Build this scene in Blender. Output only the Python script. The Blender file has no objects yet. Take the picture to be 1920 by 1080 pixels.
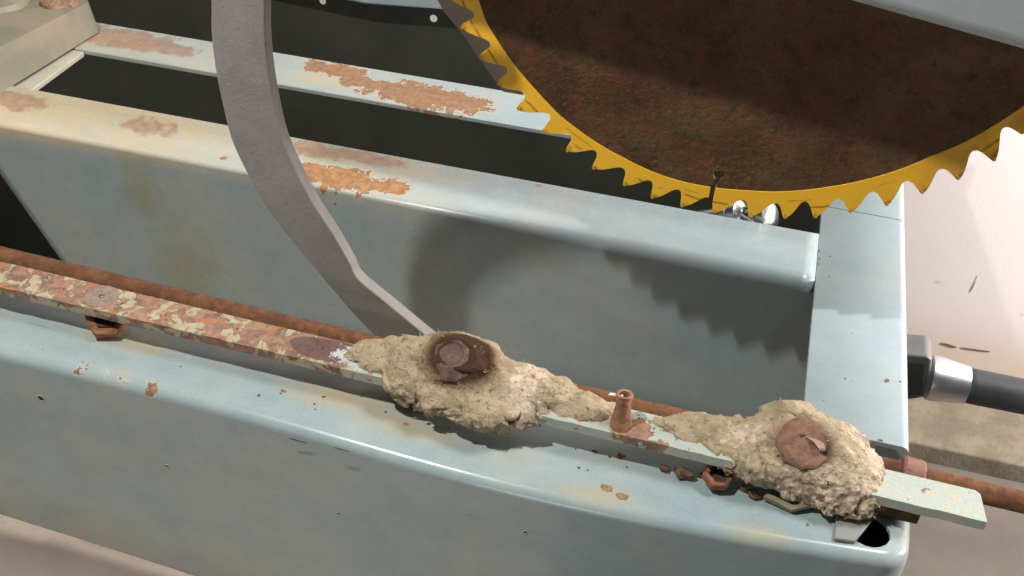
import bpy, bmesh, math, random
import numpy as np
from mathutils import Vector, Matrix, Quaternion
random.seed(7)
rng = np.random.default_rng(7)
MM = 0.001
scene = bpy.context.scene
R_ = math.radians

# ------------------------------------------------------------ camera (measured in mm, world: X along the rails, Y away, Z up)
FPX = 2003.0
_X = np.array([10260, 2090, -2003.0]); _X /= np.linalg.norm(_X)
_Y = np.array([707, -1552, 2003.0]); _Y -= _X * (_X @ _Y); _Y /= np.linalg.norm(_Y)
_Z = np.cross(_X, _Y)
RC = np.stack([_X, _Y, _Z], 1)
TC = 637.0 * np.array([(1533 - 960) / FPX, (530 - 540) / FPX, 1.0])
CAM = -RC.T @ TC
def _ray(px, py): return RC.T @ np.array([(px - 960) / FPX, (py - 540) / FPX, 1.0])
def onz(px, py, z=0.0):
    d = _ray(px, py); return CAM + d * (z - CAM[2]) / d[2]
def ony(px, py, y=0.0):
    d = _ray(px, py); return CAM + d * (y - CAM[1]) / d[1]

cam_data = bpy.data.cameras.new("camera")
cam = bpy.data.objects.new("camera", cam_data)
scene.collection.objects.link(cam)
cam_data.sensor_width = 36.0
cam_data.lens = FPX / 1920 * 36.0
cam_data.clip_start = 0.01
cam_data.clip_end = 50
m3 = Matrix([[RC[0][i], -RC[1][i], -RC[2][i]] for i in range(3)])   # columns: right, up, back
cam.matrix_world = Matrix.Translation(Vector(CAM * MM)) @ m3.to_4x4()
scene.camera = cam

# ------------------------------------------------------------ world and lamps
world = bpy.data.worlds.new("World"); scene.world = world; world.use_nodes = True
bg = world.node_tree.nodes["Background"]
bg.inputs[0].default_value = (0.80, 0.90, 1.0, 1); bg.inputs[1].default_value = 0.05

def lamp(name, kind, loc, power, size, color=(1, 1, 1), target=None):
    d = bpy.data.lights.new(name, kind); d.energy = power; d.color = color
    if kind == 'AREA': d.shape = 'DISK'; d.size = size * MM
    else: d.shadow_soft_size = size * MM
    o = bpy.data.objects.new(name, d); scene.collection.objects.link(o)
    o.location = Vector(loc) * MM
    if target is not None:
        o.rotation_euler = (Vector(target) * MM - o.location).to_track_quat('-Z', 'Y').to_euler()
    return o
lamp("work_lamp", 'POINT', (-420, -360, 780), 19.5, 12, (1.0, 0.96, 0.91))
lamp("ceiling_lamp", 'AREA', (480, 60, 1300), 12.0, 420, (0.97, 0.98, 1.0), (350, 330, -100))
lamp("second_ceiling_lamp", 'POINT', (-700, -1150, 1900), 1.8, 60, (0.93, 0.98, 1.0))
lamp("low_front_fill", 'AREA', (-250, -1500, -60), 1.8, 420, (0.94, 0.98, 1.0), (-150, 0, 0))  # added fill for front face, blade and floor; no known source
lamp("wall_fill", 'AREA', (860, 140, 190), 14.5, 240, (1.0, 0.95, 0.93), (330, 465, 60))  # added fill to brighten the wall; no known source

scene.view_settings.view_transform = 'Standard'
scene.view_settings.look = 'None'
scene.view_settings.exposure = 0.30
scene.view_settings.gamma = 1.0

# ------------------------------------------------------------ node helpers
class NT:
    def __init__(s, name):
        s.m = bpy.data.materials.new(name); s.m.use_nodes = True
        s.t = s.m.node_tree; s.n = s.t.nodes; s.l = s.t.links
        s.b = s.n["Principled BSDF"]
        s.pos = s.n.new("ShaderNodeNewGeometry").outputs["Position"]
    def put(s, sock, v):
        if hasattr(v, 'is_output') or isinstance(v, bpy.types.NodeSocket): s.l.new(v, sock)
        else:
            if sock.type == 'RGBA' and len(v) == 3: v = (*v, 1)
            sock.default_value = v
    def math(s, op, a, b=0.0, c=None, clamp=False):
        n = s.n.new("ShaderNodeMath"); n.operation = op; n.use_clamp = clamp
        s.put(n.inputs[0], a); s.put(n.inputs[1], b)
        if c is not None: s.put(n.inputs[2], c)
        return n.outputs[0]
    def vmath(s, op, a, b=None, sc=None):
        n = s.n.new("ShaderNodeVectorMath"); n.operation = op
        s.put(n.inputs[0], a)
        if b is not None: s.put(n.inputs[1], b)
        if sc is not None: s.put(n.inputs["Scale"], sc)
        return n.outputs["Value"] if op in ('LENGTH', 'DISTANCE', 'DOT_PRODUCT') else n.outputs[0]
    def noise(s, scale_mm, detail=4, rough=0.55, vec=None, dist=0.0, stretch=None, seed=0.0):
        n = s.n.new("ShaderNodeTexNoise"); n.inputs["Scale"].default_value = 1000.0 / scale_mm
        n.inputs["Detail"].default_value = detail; n.inputs["Roughness"].default_value = rough
        n.inputs["Distortion"].default_value = dist
        v = vec if vec is not None else s.pos
        if stretch is not None: v = s.vmath('MULTIPLY', v, stretch)
        if seed: v = s.vmath('ADD', v, (seed, seed * .7, -seed))
        s.put(n.inputs["Vector"], v)
        return n.outputs["Fac"]
    def voro(s, scale_mm, feature='F1', vec=None):
        n = s.n.new("ShaderNodeTexVoronoi"); n.feature = feature; n.inputs["Scale"].default_value = 1000.0 / scale_mm
        s.put(n.inputs["Vector"], vec if vec is not None else s.pos)
        return n.outputs["Distance"]
    def step(s, v, lo, hi):
        n = s.n.new("ShaderNodeMapRange"); n.interpolation_type = 'SMOOTHSTEP'
        s.put(n.inputs[0], v); n.inputs[1].default_value = lo; n.inputs[2].default_value = hi
        return n.outputs[0]
    def mix(s, f, a, b):
        n = s.n.new("ShaderNodeMix"); n.data_type = 'RGBA'
        s.put(n.inputs[0], f); s.put(n.inputs[6], a); s.put(n.inputs[7], b)
        return n.outputs[2]
    def fmix(s, f, a, b):
        n = s.n.new("ShaderNodeMix"); n.data_type = 'FLOAT'
        s.put(n.inputs[0], f); s.put(n.inputs[2], a); s.put(n.inputs[3], b)
        return n.outputs[0]
    def sep(s, v=None):
        n = s.n.new("ShaderNodeSeparateXYZ"); s.put(n.inputs[0], v if v is not None else s.pos)
        return n.outputs
    def bump(s, h, dist_mm, strength=1.0, prev=None):
        n = s.n.new("ShaderNodeBump"); n.inputs["Distance"].default_value = dist_mm * MM
        n.inputs["Strength"].default_value = strength
        s.put(n.inputs["Height"], h)
        if prev is not None: s.put(n.inputs["Normal"], prev)
        return n.outputs[0]
    def patches(s, plist):
        """plist: (centre mm xyz, radii mm xyz) -> max over patches of 1-|p-c|/r"""
        out = None
        for c, r in plist:
            v = s.vmath('SUBTRACT', s.pos, tuple(float(a) * MM for a in c))
            v = s.vmath('DIVIDE', v, tuple(float(a) * MM for a in r))
            f = s.math('SUBTRACT', 1.0, s.vmath('LENGTH', v))
            out = f if out is None else s.math('MAXIMUM', out, f)
        return out
    def out(s, color, rough, bump=None, metallic=0.0, spec=0.5, coat=0.0):
        s.put(s.b.inputs["Base Color"], color); s.put(s.b.inputs["Roughness"], rough)
        s.put(s.b.inputs["Metallic"], metallic)
        s.b.inputs["Specular IOR Level"].default_value = spec
        if coat: s.b.inputs["Coat Weight"].default_value = coat; s.b.inputs["Coat Roughness"].default_value = 0.15
        if bump is not None: s.put(s.b.inputs["Normal"], bump)
        return s.m

PAINT = (0.305, 0.385, 0.397)
def painted(name, base=PAINT, rust=(), soft=(), stain=0.35, left_stain=0.0, rust_col=(0.36, 0.17, 0.075), rust_col2=(0.50, 0.28, 0.15),
            rough=0.30, specks=0.5, film_col=(0.56, 0.46, 0.29), faded=(), faded_col=(0.40, 0.24, 0.16), extra=None, chip_dark=(0.12, 0.055, 0.03), drip=()):
    s = NT(name)
    n_big = s.noise(70, 4, .6, seed=3.1)
    n_mid = s.noise(16, 5, .6, seed=1.3)
    n_fine = s.noise(2.2, 3, .6)
    col = s.mix(s.step(n_mid, .35, .7), base, tuple(c * .93 for c in base))
    # warm grime film over the paint
    film = s.math('MULTIPLY', s.step(n_big, .42, .68), stain)
    if left_stain:
        x = s.sep()[0]
        left = s.math('MULTIPLY', s.step(x, -0.10, -0.62) if False else s.step(s.math('MULTIPLY', x, -1.0), 0.12, 0.60), left_stain)
        film = s.math('ADD', film, s.math('MULTIPLY', s.math('MULTIPLY', left, s.step(s.sep()[2], -.010, -.002)), s.fmix(n_mid, .5, 1.2)), clamp=True)
    col = s.mix(film, col, film_col)
    if soft:
        f = s.math('ADD', s.patches(soft), s.math('MULTIPLY', s.math('SUBTRACT', n_mid, .5), 1.3))
        f = s.math('MULTIPLY', s.step(f, -.1, 1.0), .55)
        col = s.mix(f, col, (0.50, 0.395, 0.21))
    if faded:
        f = s.math('ADD', s.patches(faded), s.math('MULTIPLY', s.math('SUBTRACT', s.noise(12, 5, .65, seed=4.4), .5), 2.0))
        f = s.math('MULTIPLY', s.step(f, -.02, .35), .8)
        fc = s.mix(s.step(s.noise(6, 5, .7, seed=8.), .4, .6), faded_col, tuple(v * .72 for v in faded_col))
        col = s.mix(f, col, fc)
    # tiny specks
    sp = s.step(s.noise(3.2, 2, .5, seed=9.0), .74, .78)
    spm = s.math('MULTIPLY', s.math('MULTIPLY', sp, s.step(s.noise(45, 2, .5, seed=5.), .5, .62)), specks)
    col = s.mix(spm, col, (0.33, 0.18, 0.07))
    hgt = s.math('MULTIPLY', n_mid, .25)
    rmask = None
    if rust:
        f = s.math('ADD', s.patches(rust), s.math('ADD', s.math('MULTIPLY', s.math('SUBTRACT', s.noise(9, 5, .62, seed=2.2), .5), 1.9), s.math('MULTIPLY', s.math('SUBTRACT', s.noise(2.6, 4, .7, seed=7.7), .5), 1.1)))
        rmask = s.step(f, .02, .05)
        rim = s.math('SUBTRACT', s.step(f, -.07, .0), rmask, clamp=True)
        rc = s.mix(s.step(s.noise(5, 5, .65, seed=6.), .35, .65), rust_col, rust_col2)
        rc = s.mix(s.math('MULTIPLY', s.step(s.noise(3.5, 5, .7, seed=3.3), .5, .7), .55), rc, (0.17, 0.085, 0.045))
        rc = s.mix(s.math('MULTIPLY', s.math('SUBTRACT', 1.0, s.step(f, .05, .22)), .5), rc, (0.20, 0.11, 0.06))
        col = s.mix(s.math('MULTIPLY', rim, .55), col, (0.72, 0.60, 0.42))
        col = s.mix(rmask, col, rc)
    if drip:
        d = None
        for c, r in drip:
            v = s.vmath('DIVIDE', s.vmath('SUBTRACT', s.pos, tuple(a * MM for a in c)), tuple(a * MM for a in r))
            e = s.math('SUBTRACT', 1.0, s.vmath('LENGTH', v)); d = e if d is None else s.math('MAXIMUM', d, e)
        dm = s.math('MULTIPLY', s.step(s.math('ADD', d, s.math('MULTIPLY', s.math('SUBTRACT', n_mid, .5), .6)), 0, .8), .45)
        col = s.mix(dm, col, (0.30, 0.26, 0.09))
    gr = s.fmix(s.noise(.9, 3, .8, seed=13.), .80, 1.20)
    gl = s.fmix(s.noise(26, 5, .7, seed=17., stretch=(.45, 1, 1)), .86, 1.14)
    col = s.vmath('SCALE', col, sc=s.math('MULTIPLY', gr, gl))
    # hairline scratches
    sc_ = s.step(s.noise(9, 2, .5, seed=23., stretch=(.12, 3.2, 3.2)), .735, .75)
    col = s.mix(s.math('MULTIPLY', sc_, .35), col, (0.20, 0.17, 0.12))
    r = s.fmix(n_mid, rough * .8, rough * 1.35)
    h = s.math('ADD', hgt, s.math('MULTIPLY', n_fine, .06))
    if rmask is not None:
        r = s.fmix(rmask, r, .85)
        h = s.math('SUBTRACT', h, s.math('MULTIPLY', rmask, s.math('ADD', .25, s.math('MULTIPLY', s.noise(1.5, 4, .7), .5))))
    return s.out(col, r, s.bump(h, .45, .8), spec=.5)

def rusty(name, a=(0.20, 0.085, 0.04), b=(0.42, 0.20, 0.09), c=(0.10, 0.05, 0.035), scale=6, rough=.85, bd=.6, paint=None, paint_amt=.5):
    s = NT(name)
    col = s.mix(s.step(s.noise(scale, 5, .65), .38, .62), a, b)
    col = s.mix(s.step(s.noise(scale * .45, 5, .7, seed=4), .55, .7), col, c)
    if paint:
        pm = s.step(s.noise(scale * 1.9, 5, .68, seed=8), paint_amt, paint_amt + .03)
        col = s.mix(pm, col, paint)
    return s.out(col, rough, s.bump(s.noise(1.6, 5, .7), bd, .9), spec=.3)

def plain(name, col, rough=.5, metallic=0., nscale=10, var=.25, bd=.15, spec=.5):
    s = NT(name)
    c = s.mix(s.noise(nscale, 5, .6), tuple(v * (1 - var) for v in col), tuple(min(1, v * (1 + var)) for v in col))
    return s.out(c, s.fmix(s.noise(nscale * .6, 3, .6), rough * .8, min(1, rough * 1.2)), s.bump(s.noise(nscale * .2, 4, .6), bd, .8), metallic, spec)

# ------------------------------------------------------------ mesh helpers (mm in, metres out)
COL = scene.collection
def link(name, bm_or_me, mat, parent=None, smooth=True, angle=35, label=None):
    if isinstance(bm_or_me, bmesh.types.BMesh):
        me = bpy.data.meshes.new(name); bmesh.ops.recalc_face_normals(bm_or_me, faces=bm_or_me.faces); bm_or_me.to_mesh(me); bm_or_me.free()
    else: me = bm_or_me
    if mat is not None: me.materials.clear(); me.materials.append(mat)
    o = bpy.data.objects.new(name, me); COL.objects.link(o)
    if parent is not None:
        o.parent = parent
        if not o.get("local"): o.matrix_parent_inverse = parent.matrix_basis.inverted()
    if smooth:
        for p in me.polygons: p.use_smooth = True
        try: me.set_sharp_from_angle(angle=R_(angle))
        except Exception: pass
    if label: o["label"] = label
    return o
def thing(name, label, cat, loc, group=None):
    o = bpy.data.objects.new(name, None); COL.objects.link(o); o.location = Vector([float(v) for v in loc]) * MM
    o.empty_display_size = .01
    o["label"] = label; o["category"] = cat
    if group: o["group"] = group
    return o
def tag(o, label, cat, group=None):
    o["label"] = label; o["category"] = cat
    if group: o["group"] = group
    return o
def bevel(o, w, seg=3, ang=40):
    m = o.modifiers.new("bevel", 'BEVEL'); m.width = w * MM; m.segments = seg; m.limit_method = 'ANGLE'; m.angle_limit = R_(ang)
    m.harden_normals = False
    return o
def prism(pts, axis, a, b):
    """closed outline pts (2D, mm) extruded along axis from a to b"""
    bm = bmesh.new()
    def P(u, v, w):
        return {'x': (w, u, v), 'y': (u, w, v), 'z': (u, v, w)}[axis]
    A = [bm.verts.new(Vector(P(u, v, a)) * MM) for u, v in pts]
    B = [bm.verts.new(Vector(P(u, v, b)) * MM) for u, v in pts]
    n = len(pts)
    fa = bm.faces.new(A); fb = bm.faces.new(B[::-1])
    for i in range(n):
        bm.faces.new((A[i], B[i], B[(i + 1) % n], A[(i + 1) % n]))
    bm.normal_update(); bmesh.ops.triangulate(bm, faces=[fa, fb])
    return bm
def box(x0, x1, y0, y1, z0, z1):
    bm = bmesh.new()
    bmesh.ops.create_cube(bm, size=1)
    for v in bm.verts:
        v.co = Vector(((x0 + x1) / 2 + v.co.x * (x1 - x0), (y0 + y1) / 2 + v.co.y * (y1 - y0), (z0 + z1) / 2 + v.co.z * (z1 - z0))) * MM
    return bm
def sweep_rows(rows):
    """rows: list of (y, z, x0, x1, n) -> strip sheet of quads, resampled in x"""
    bm = bmesh.new(); N = 60; prev = None
    for y, z, x0, x1 in rows:
        r = [bm.verts.new(Vector((x0 + (x1 - x0) * i / N, y, z)) * MM) for i in range(N + 1)]
        if prev:
            for i in range(N): bm.faces.new((prev[i], prev[i + 1], r[i + 1], r[i]))
        prev = r
    return bm
def tube(p0, p1, r0, r1=None, seg=24, cap=True, bm=None, jitter=0):
    bm = bm or bmesh.new(); r1 = r0 if r1 is None else r1
    p0, p1 = Vector(p0), Vector(p1); d = (p1 - p0); q = d.to_track_quat('Z', 'Y')
    n = max(1, int(d.length / 12)) if jitter else 1
    rings = []
    for k in range(n + 1):
        t = k / n; ring = []
        for i in range(seg):
            a = 2 * math.pi * i / seg; r = r0 + (r1 - r0) * t + (random.uniform(-jitter, jitter) if jitter else 0)
            ring.append(bm.verts.new((p0 + d * t + q @ Vector((math.cos(a) * r, math.sin(a) * r, 0))) * MM))
        rings.append(ring)
    for A, B in zip(rings, rings[1:]):
        for i in range(seg): bm.faces.new((A[i], A[(i + 1) % seg], B[(i + 1) % seg], B[i]))
    if cap: bm.faces.new(rings[0][::-1]); bm.faces.new(rings[-1])
    return bm
def lathe(profile, centre, axis=(0, 0, 1), seg=32, bm=None, wob=0.0):
    """profile (r, h) in mm around axis at centre"""
    bm = bm or bmesh.new(); q = Vector(axis).to_track_quat('Z', 'Y'); c = Vector(centre); rings = []
    for r, h in profile:
        if r < 1e-6: rings.append([bm.verts.new((c + q @ Vector((0, 0, h))) * MM)]); continue
        rings.append([bm.verts.new((c + q @ Vector((math.cos(2 * math.pi * i / seg) * r * (1 + wob * math.sin(i * 1.7 + h)), math.sin(2 * math.pi * i / seg) * r * (1 + wob * math.cos(i * 2.3)), h))) * MM) for i in range(seg)])
    for A, B in zip(rings, rings[1:]):
        for i in range(seg):
            j = (i + 1) % seg
            if len(A) == 1 and len(B) == 1: continue
            if len(A) == 1: bm.faces.new((A[0], B[i], B[j]))
            elif len(B) == 1: bm.faces.new((A[i], A[j], B[0]))
            else: bm.faces.new((A[i], A[j], B[j], B[i]))
    return bm

# ------------------------------------------------------------ the setting: floor, ledge, wall
FLOOR = -462.0
s = NT("concrete_floor")
c = s.mix(s.step(s.noise(160, 5, .6), .35, .65), (0.105, 0.086, 0.070), (0.145, 0.12, 0.096))
c = s.mix(s.math('MULTIPLY', s.step(s.noise(30, 5, .65), .5, .7), .35), c, (0.12, 0.11, 0.075))
c = s.mix(s.math('MULTIPLY', s.step(s.noise(5, 3, .6), .62, .72), .35), c, (0.07, 0.055, 0.04))
floor_mat = s.out(c, .75, s.bump(s.noise(4, 5, .6), .5, .6))
bm = bmesh.new()
bmesh.ops.create_grid(bm, x_segments=2, y_segments=2, size=3.0)
for v in bm.verts: v.co.z = FLOOR * MM
fl = link("floor", bm, floor_mat, smooth=False); fl["kind"] = "structure"

s = NT("lit_floor_pale")
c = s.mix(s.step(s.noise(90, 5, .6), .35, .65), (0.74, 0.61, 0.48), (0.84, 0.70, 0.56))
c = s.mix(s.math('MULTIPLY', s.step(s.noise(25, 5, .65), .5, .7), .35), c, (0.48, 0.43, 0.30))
lit_slab = link("lit_floor_slab", box(-1600, -140, -1500, 40, FLOOR - 2, FLOOR + 12), s.out(c, .75, s.bump(s.noise(4, 5, .6), .5, .6)), smooth=False); lit_slab["kind"] = "structure"; bevel(lit_slab, 3, 2)  # added slab: the lit patch of floor put into a paler colour
WALL_Y = 465.0
s = NT("white_wall_paint")
z = s.sep()[2]
dirt = s.step(s.math('ADD', s.math('MULTIPLY', z, -1.0), s.math('MULTIPLY', s.noise(60, 5, .6), .07)), .35, .47)
c = s.mix(s.noise(120, 4, .5), (0.70, 0.625, 0.61), (0.74, 0.67, 0.655))
c = s.mix(s.math('MULTIPLY', dirt, .8), c, (0.60, 0.47, 0.34))
sm = s.step(s.noise(28, 4, .6, stretch=(.5, 1, 1), seed=2.), .69, .74)
c = s.mix(s.math('MULTIPLY', sm, .5), c, (0.50, 0.36, 0.22))
wall_mat = s.out(c, .6, s.bump(s.noise(3, 3, .5), .25, .5))
w = link("wall", box(-3000, 3000, WALL_Y, WALL_Y + 60, FLOOR - 5, 2600), wall_mat, smooth=False); w["kind"] = "structure"
# thin dark cracks and scuffs in the plaster, as shallow gouges standing in the wall face
def crack(pts, wd, name, mat):
    bm = bmesh.new(); prev = None
    for i, (px, py) in enumerate(pts):
        P = ony(px, py, WALL_Y - .4); h = wd * (0.35 + .65 * math.sin(math.pi * (i + .3) / (len(pts) - .4))) / 2
        a = bm.verts.new(Vector((P[0], P[1], P[2] + h)) * MM); b = bm.verts.new(Vector((P[0], P[1], P[2] - h)) * MM)
        if prev: bm.faces.new((prev[0], a, b, prev[1]))
        prev = (a, b)
    o = link(name, bm, mat, w, smooth=False); o.modifiers.new("t", 'SOLIDIFY').thickness = .6 * MM
    return o
crack_mat = plain("crack_dirt", (0.16, 0.10, 0.08), .9)
scuff_mat = plain("scuff_dirt", (0.44, 0.36, 0.34), .9)
tan_mat = plain("old_glue", (0.50, 0.34, 0.22), .8)
crack([(1764, 644), (1775, 646), (1783, 649), (1793, 651)], 3.2, "crack", crack_mat)
crack([(1802, 652), (1815, 654), (1830, 656), (1845, 658), (1856, 659)], 2.2, "crack", crack_mat)
crack([(1821, 545), (1825, 538), (1829, 530), (1833, 520)], 9, "scuff", scuff_mat)
crack([(1700, 644), (1715, 645), (1730, 646), (1742, 647)], 8, "glue_patch", tan_mat)

s = NT("old_step_concrete")
c = s.mix(s.step(s.noise(40, 5, .6), .35, .65), (0.15, 0.125, 0.085), (0.21, 0.175, 0.12))
c = s.mix(s.math('MULTIPLY', s.step(s.noise(14, 5, .7), .52, .62), .5), c, (0.12, 0.11, 0.065))
step_mat = s.out(c, .85, s.bump(s.noise(5, 5, .65), 1.2, .8))
# low step along the foot of the wall
se = onz(1820, 852, -437)[1]
bm = box(-1200, 1600, se, WALL_Y - 1, FLOOR - 3, -437)
st = link("wall_step", bm, step_mat, smooth=False); bevel(st, 3, 3); st["kind"] = "structure"

# ------------------------------------------------------------ the machine frame
inner_mat = plain("inner_shade_paint", (0.034, 0.036, 0.027), .8, nscale=70, var=.7)  # shade inside the frame put into the colour
frame = thing("machine_frame", "pale blue grey painted steel frame of rails with rust stains", "machine frame", (-300, 0, FLOOR))
def rz(px, py, rx, ry, z=0): return (onz(px, py, z), (rx, ry, 14))
mid_rust = [rz(645, 337, 25, 14), rz(585, 326, 15, 11), rz(738, 353, 12, 9), rz(672, 347, 18, 10), rz(30, 193, 30, 13),
            rz(420, 300, 2.6, 2.2), rz(275, 242, 24, 13), rz(1010, 352, 2.0, 1.6)]
mid_soft = [rz(120, 210, 110, 24), rz(330, 240, 60, 22), rz(620, 300, 90, 30), rz(760, 320, 50, 20)]
s = None
mid_mat = painted("frame_paint_middle", rust=mid_rust[:4] + [mid_rust[5], mid_rust[7]], faded=[mid_rust[4], mid_rust[6], rz(585, 285, 30, 12), rz(690, 300, 34, 9)], soft=mid_soft, stain=.2, left_stain=.85,
                  rust_col=(0.29, 0.135, 0.05), rust_col2=(0.40, 0.225, 0.10), rough=.26,
                  drip=[((-455, 0, -30), (22, 30, 40)), ((-430, 0, -95), (40, 30, 60)), ((-330, 0, -20), (16, 30, 20))])
def xl(z): return -700 if z > -14 else -570.5 + (-39 - z) * .455
def mid_section(x):
    R0 = 1.3 + 5.9 * min(1, max(0, (x + 330) / 230)) ** 1.3
    pr = [(50, -26), (50, -0.6), (49.4, 0)]
    for k in range(11):
        a = math.pi / 2 * k / 10
        pr.append((R0 - R0 * math.sin(a), -R0 + R0 * math.cos(a)))
    return pr + [(0, z_) for z_ in (-14, -14.5, -30, -60, -110, -175)]
bm = bmesh.new(); prev = None
for i in range(91):
    t_ = i / 90; ring = []
    for y_, z_ in mid_section(-700 + 698.1 * t_):
        x0 = xl(z_); x1e = -1.9 if z_ > -7.5 else 45.0; ring.append(bm.verts.new(Vector((x0 + (x1e - x0) * t_, y_, z_)) * MM))
    if prev:
        for j in range(len(ring) - 1): bm.faces.new((prev[j], prev[j + 1], ring[j + 1], ring[j]))
    prev = ring
o = link("middle_rail", bm, mid_mat, frame, angle=50)
sd = o.modifiers.new("t", 'SOLIDIFY'); sd.thickness = 3 * MM; sd.offset = 0
back_rust = [rz(795, 182, 46, 19), rz(858, 192, 26, 14), rz(635, 131, 30, 11), rz(668, 150, 17, 11), rz(735, 165, 22, 10), rz(235, 75, 48, 16), rz(310, 88, 30, 12), rz(775, 155, 6, 3)]
back_mat = painted("frame_paint_back", rust=back_rust[:5] + back_rust[7:], faded=[rz(225, 72, 58, 22), rz(320, 92, 26, 12)], faded_col=(0.36, 0.21, 0.14), soft=[rz(230, 80, 70, 20), rz(600, 150, 60, 15)], stain=.25, left_stain=.30,
                   rust_col=(0.25, 0.135, 0.07), rust_col2=(0.34, 0.195, 0.105), rough=.30)
o = link("back_rail", box(-700, -1.9, 120.5, 168, -4, 0), back_mat, frame); bevel(o, .8, 2)
end_mat = painted("frame_paint_end", rust=[], stain=.10, left_stain=0, rough=.33, specks=.5)
def plate_z(x0, x1, y0, y1, r, name, mat):
    # folded sheet: left edge sharp with a short flange, right edge rolled down
    prof = [(x0, -4), (x0, -.5), (x0 + .5, 0)]
    for k in range(9):
        a = math.pi / 2 * k / 8; prof.append((x1 - r + r * math.sin(a), -r + r * math.cos(a)))
    prof.append((x1, -60)); prof.append((x1 - 3, -60)); prof.append((x1 - 3, -r - 2)); prof.append((x1 - r - 2, -3)); prof.append((x0 + 3, -3)); prof.append((x0 + 3, -4))
    bm = prism(prof, 'y', y0, y1)
    return link(name, bm, mat, frame, angle=45)
seam = onz(1620, 400, 0)[1]
plate_z(-1.4, 52.2, -124, seam - .35, 5, "end_plate", end_mat)
plate_z(-1.4, 52.2, seam + .35, 300, 5, "end_plate", end_mat)
# chips in the end plate paint (bare brown spots, raised flakes)
chip_mat = plain("chip_brown", (0.17, 0.095, 0.06), .85)
def chip(px, py, w_, h_, name="paint_chip", z=0.0, mat=chip_mat, parent=frame, rot=0.0, onface=None):
    P = onz(px, py, z) if onface is None else ony(px, py, onface)
    bm = bmesh.new(); n = 9; vs = []
    for i in range(n):
        a = 2 * math.pi * i / n; k = random.uniform(.75, 1.15)
        u, v = math.cos(a) * w_ * k, math.sin(a) * h_ * k
        u, v = u * math.cos(rot) - v * math.sin(rot), u * math.sin(rot) + v * math.cos(rot)
        vs.append(bm.verts.new(Vector((P[0] + u, P[1] + v, P[2] + .1) if onface is None else (P[0] + u, P[1] - .1, P[2] + v)) * MM))
    f = bm.faces.new(vs)
    r = bmesh.ops.extrude_face_region(bm, geom=[f])
    for v in r['geom']:
        if isinstance(v, bmesh.types.BMVert): v.co += (Vector((0, 0, .3)) if onface is None else Vector((0, -.3, 0))) * MM
    return link(name, bm, mat, parent, smooth=False)
chip(1663, 714, 1.9, 1.2, rot=.9); chip(1628, 828, 1.4, 1.6); chip(1651, 826, 1.3, .6); chip(1688, 716, .6, .5)
for q in ((1536, 470), (1536, 486), (1535, 494)): chip(q[0], q[1], .5, 1.6, mat=rusty("weld_rust") if q[1] == 470 else bpy.data.materials["weld_rust"])

# front channel with bowed rounded front edge
front_rust = [(onz(2 + px, py, 0), (rx, ry, 9)) for px, py, rx, ry in ((530, 733, 1.6, 1.2), (1135, 915, 3.2, 2.2), (1165, 930, 3, 2), (760, 795, 1.5, 1))]
front_face_rust = [(ony(px, py, -203), (rx, 8, rz_)) for px, py, rx, rz_ in ((140, 698, 6, 4), (188, 708, 8, 4.5), (210, 714, 8, 4.5), (272, 729, 6, 6), (330, 742, 3, 3), (362, 744, 4, 4))]
front_soft = [(onz(px, py, 0), (rx, ry, 14)) for px, py, rx, ry in ((640, 745, 42, 14), (760, 800, 34, 13), (250, 640, 40, 12), (1120, 930, 30, 10), (1420, 1000, 20, 8))]
front_mat = painted("frame_paint_front", rust=front_rust + front_face_rust, soft=front_soft, stain=.22, left_stain=.0, rough=.21, specks=.8,
                    rust_col=(0.16, 0.10, 0.065), rust_col2=(0.34, 0.22, 0.10))
def yfront(x):
    v = -200.8 - 8.2 * math.exp(-((x + 130) / 130) ** 2)
    return v + 5 * max(0, (x + 40) / 92) ** 2
bm = bmesh.new(); N = 70; x0_, x1_ = -760., 52.
RF = 6.3
prev = None
def front_prof(x):
    yf = yfront(x); zb = -147 - (x + 457) * .0614
    pr = [(-148, -24), (-148, 0), (-165, 0), (yf + RF + 6, -0.15)]
    for k in range(13):
        a = math.pi / 2 * k / 12; pr.append((yf + RF - RF * math.sin(a), -RF + RF * math.cos(a) - .15))
    pr += [(yf, -40), (yf, -90), (yf, zb + 2), (yf + 1, zb), (yf + 3, zb), (yf + 3, -30)]
    return pr
xs = list(np.linspace(x0_, x1_ - 14, N)) 
sec = [(x, 0.0) for x in xs] + [(x1_ - 14 + 14 * math.sin(math.pi / 2 * k / 8), 14 * (1 - math.cos(math.pi / 2 * k / 8))) for k in range(1, 9)]
for x, drop in sec:
    pr = front_prof(x)
    ring = []
    for j, (y, z_) in enumerate(pr):
        yy, zz = y, z_
        if drop:
            # ball-rounded end: the corner rolls back and down
            k = min(1, max(0, (-y - 165) / 40)); yy = y + drop * k; zz = z_ - drop * .55 * k * (1 if z_ > -20 else 0) - drop * .12
            if y > -166: zz = z_ - drop * .25
        ring.append(bm.verts.new(Vector((x, yy, zz)) * MM))
    if prev:
        for i in range(len(ring) - 1): bm.faces.new((prev[i], prev[i + 1], ring[i + 1], ring[i]))
    prev = ring
bm.faces.new(prev)
fo = link("front_channel", bm, front_mat, frame, angle=50)
# punched hole near the end: cutter removed after the boolean is applied
hc = onz(1634, 1000, 0)
cb = lathe([(0, -30), (9.6, -30), (9.6, 20), (0, 20)], (hc[0] - 1, hc[1] + 1.5, 0), seg=48, wob=.012)
sol = fo.modifiers.new("t", 'SOLIDIFY'); sol.thickness = 2.2 * MM; sol.offset = -1
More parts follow.
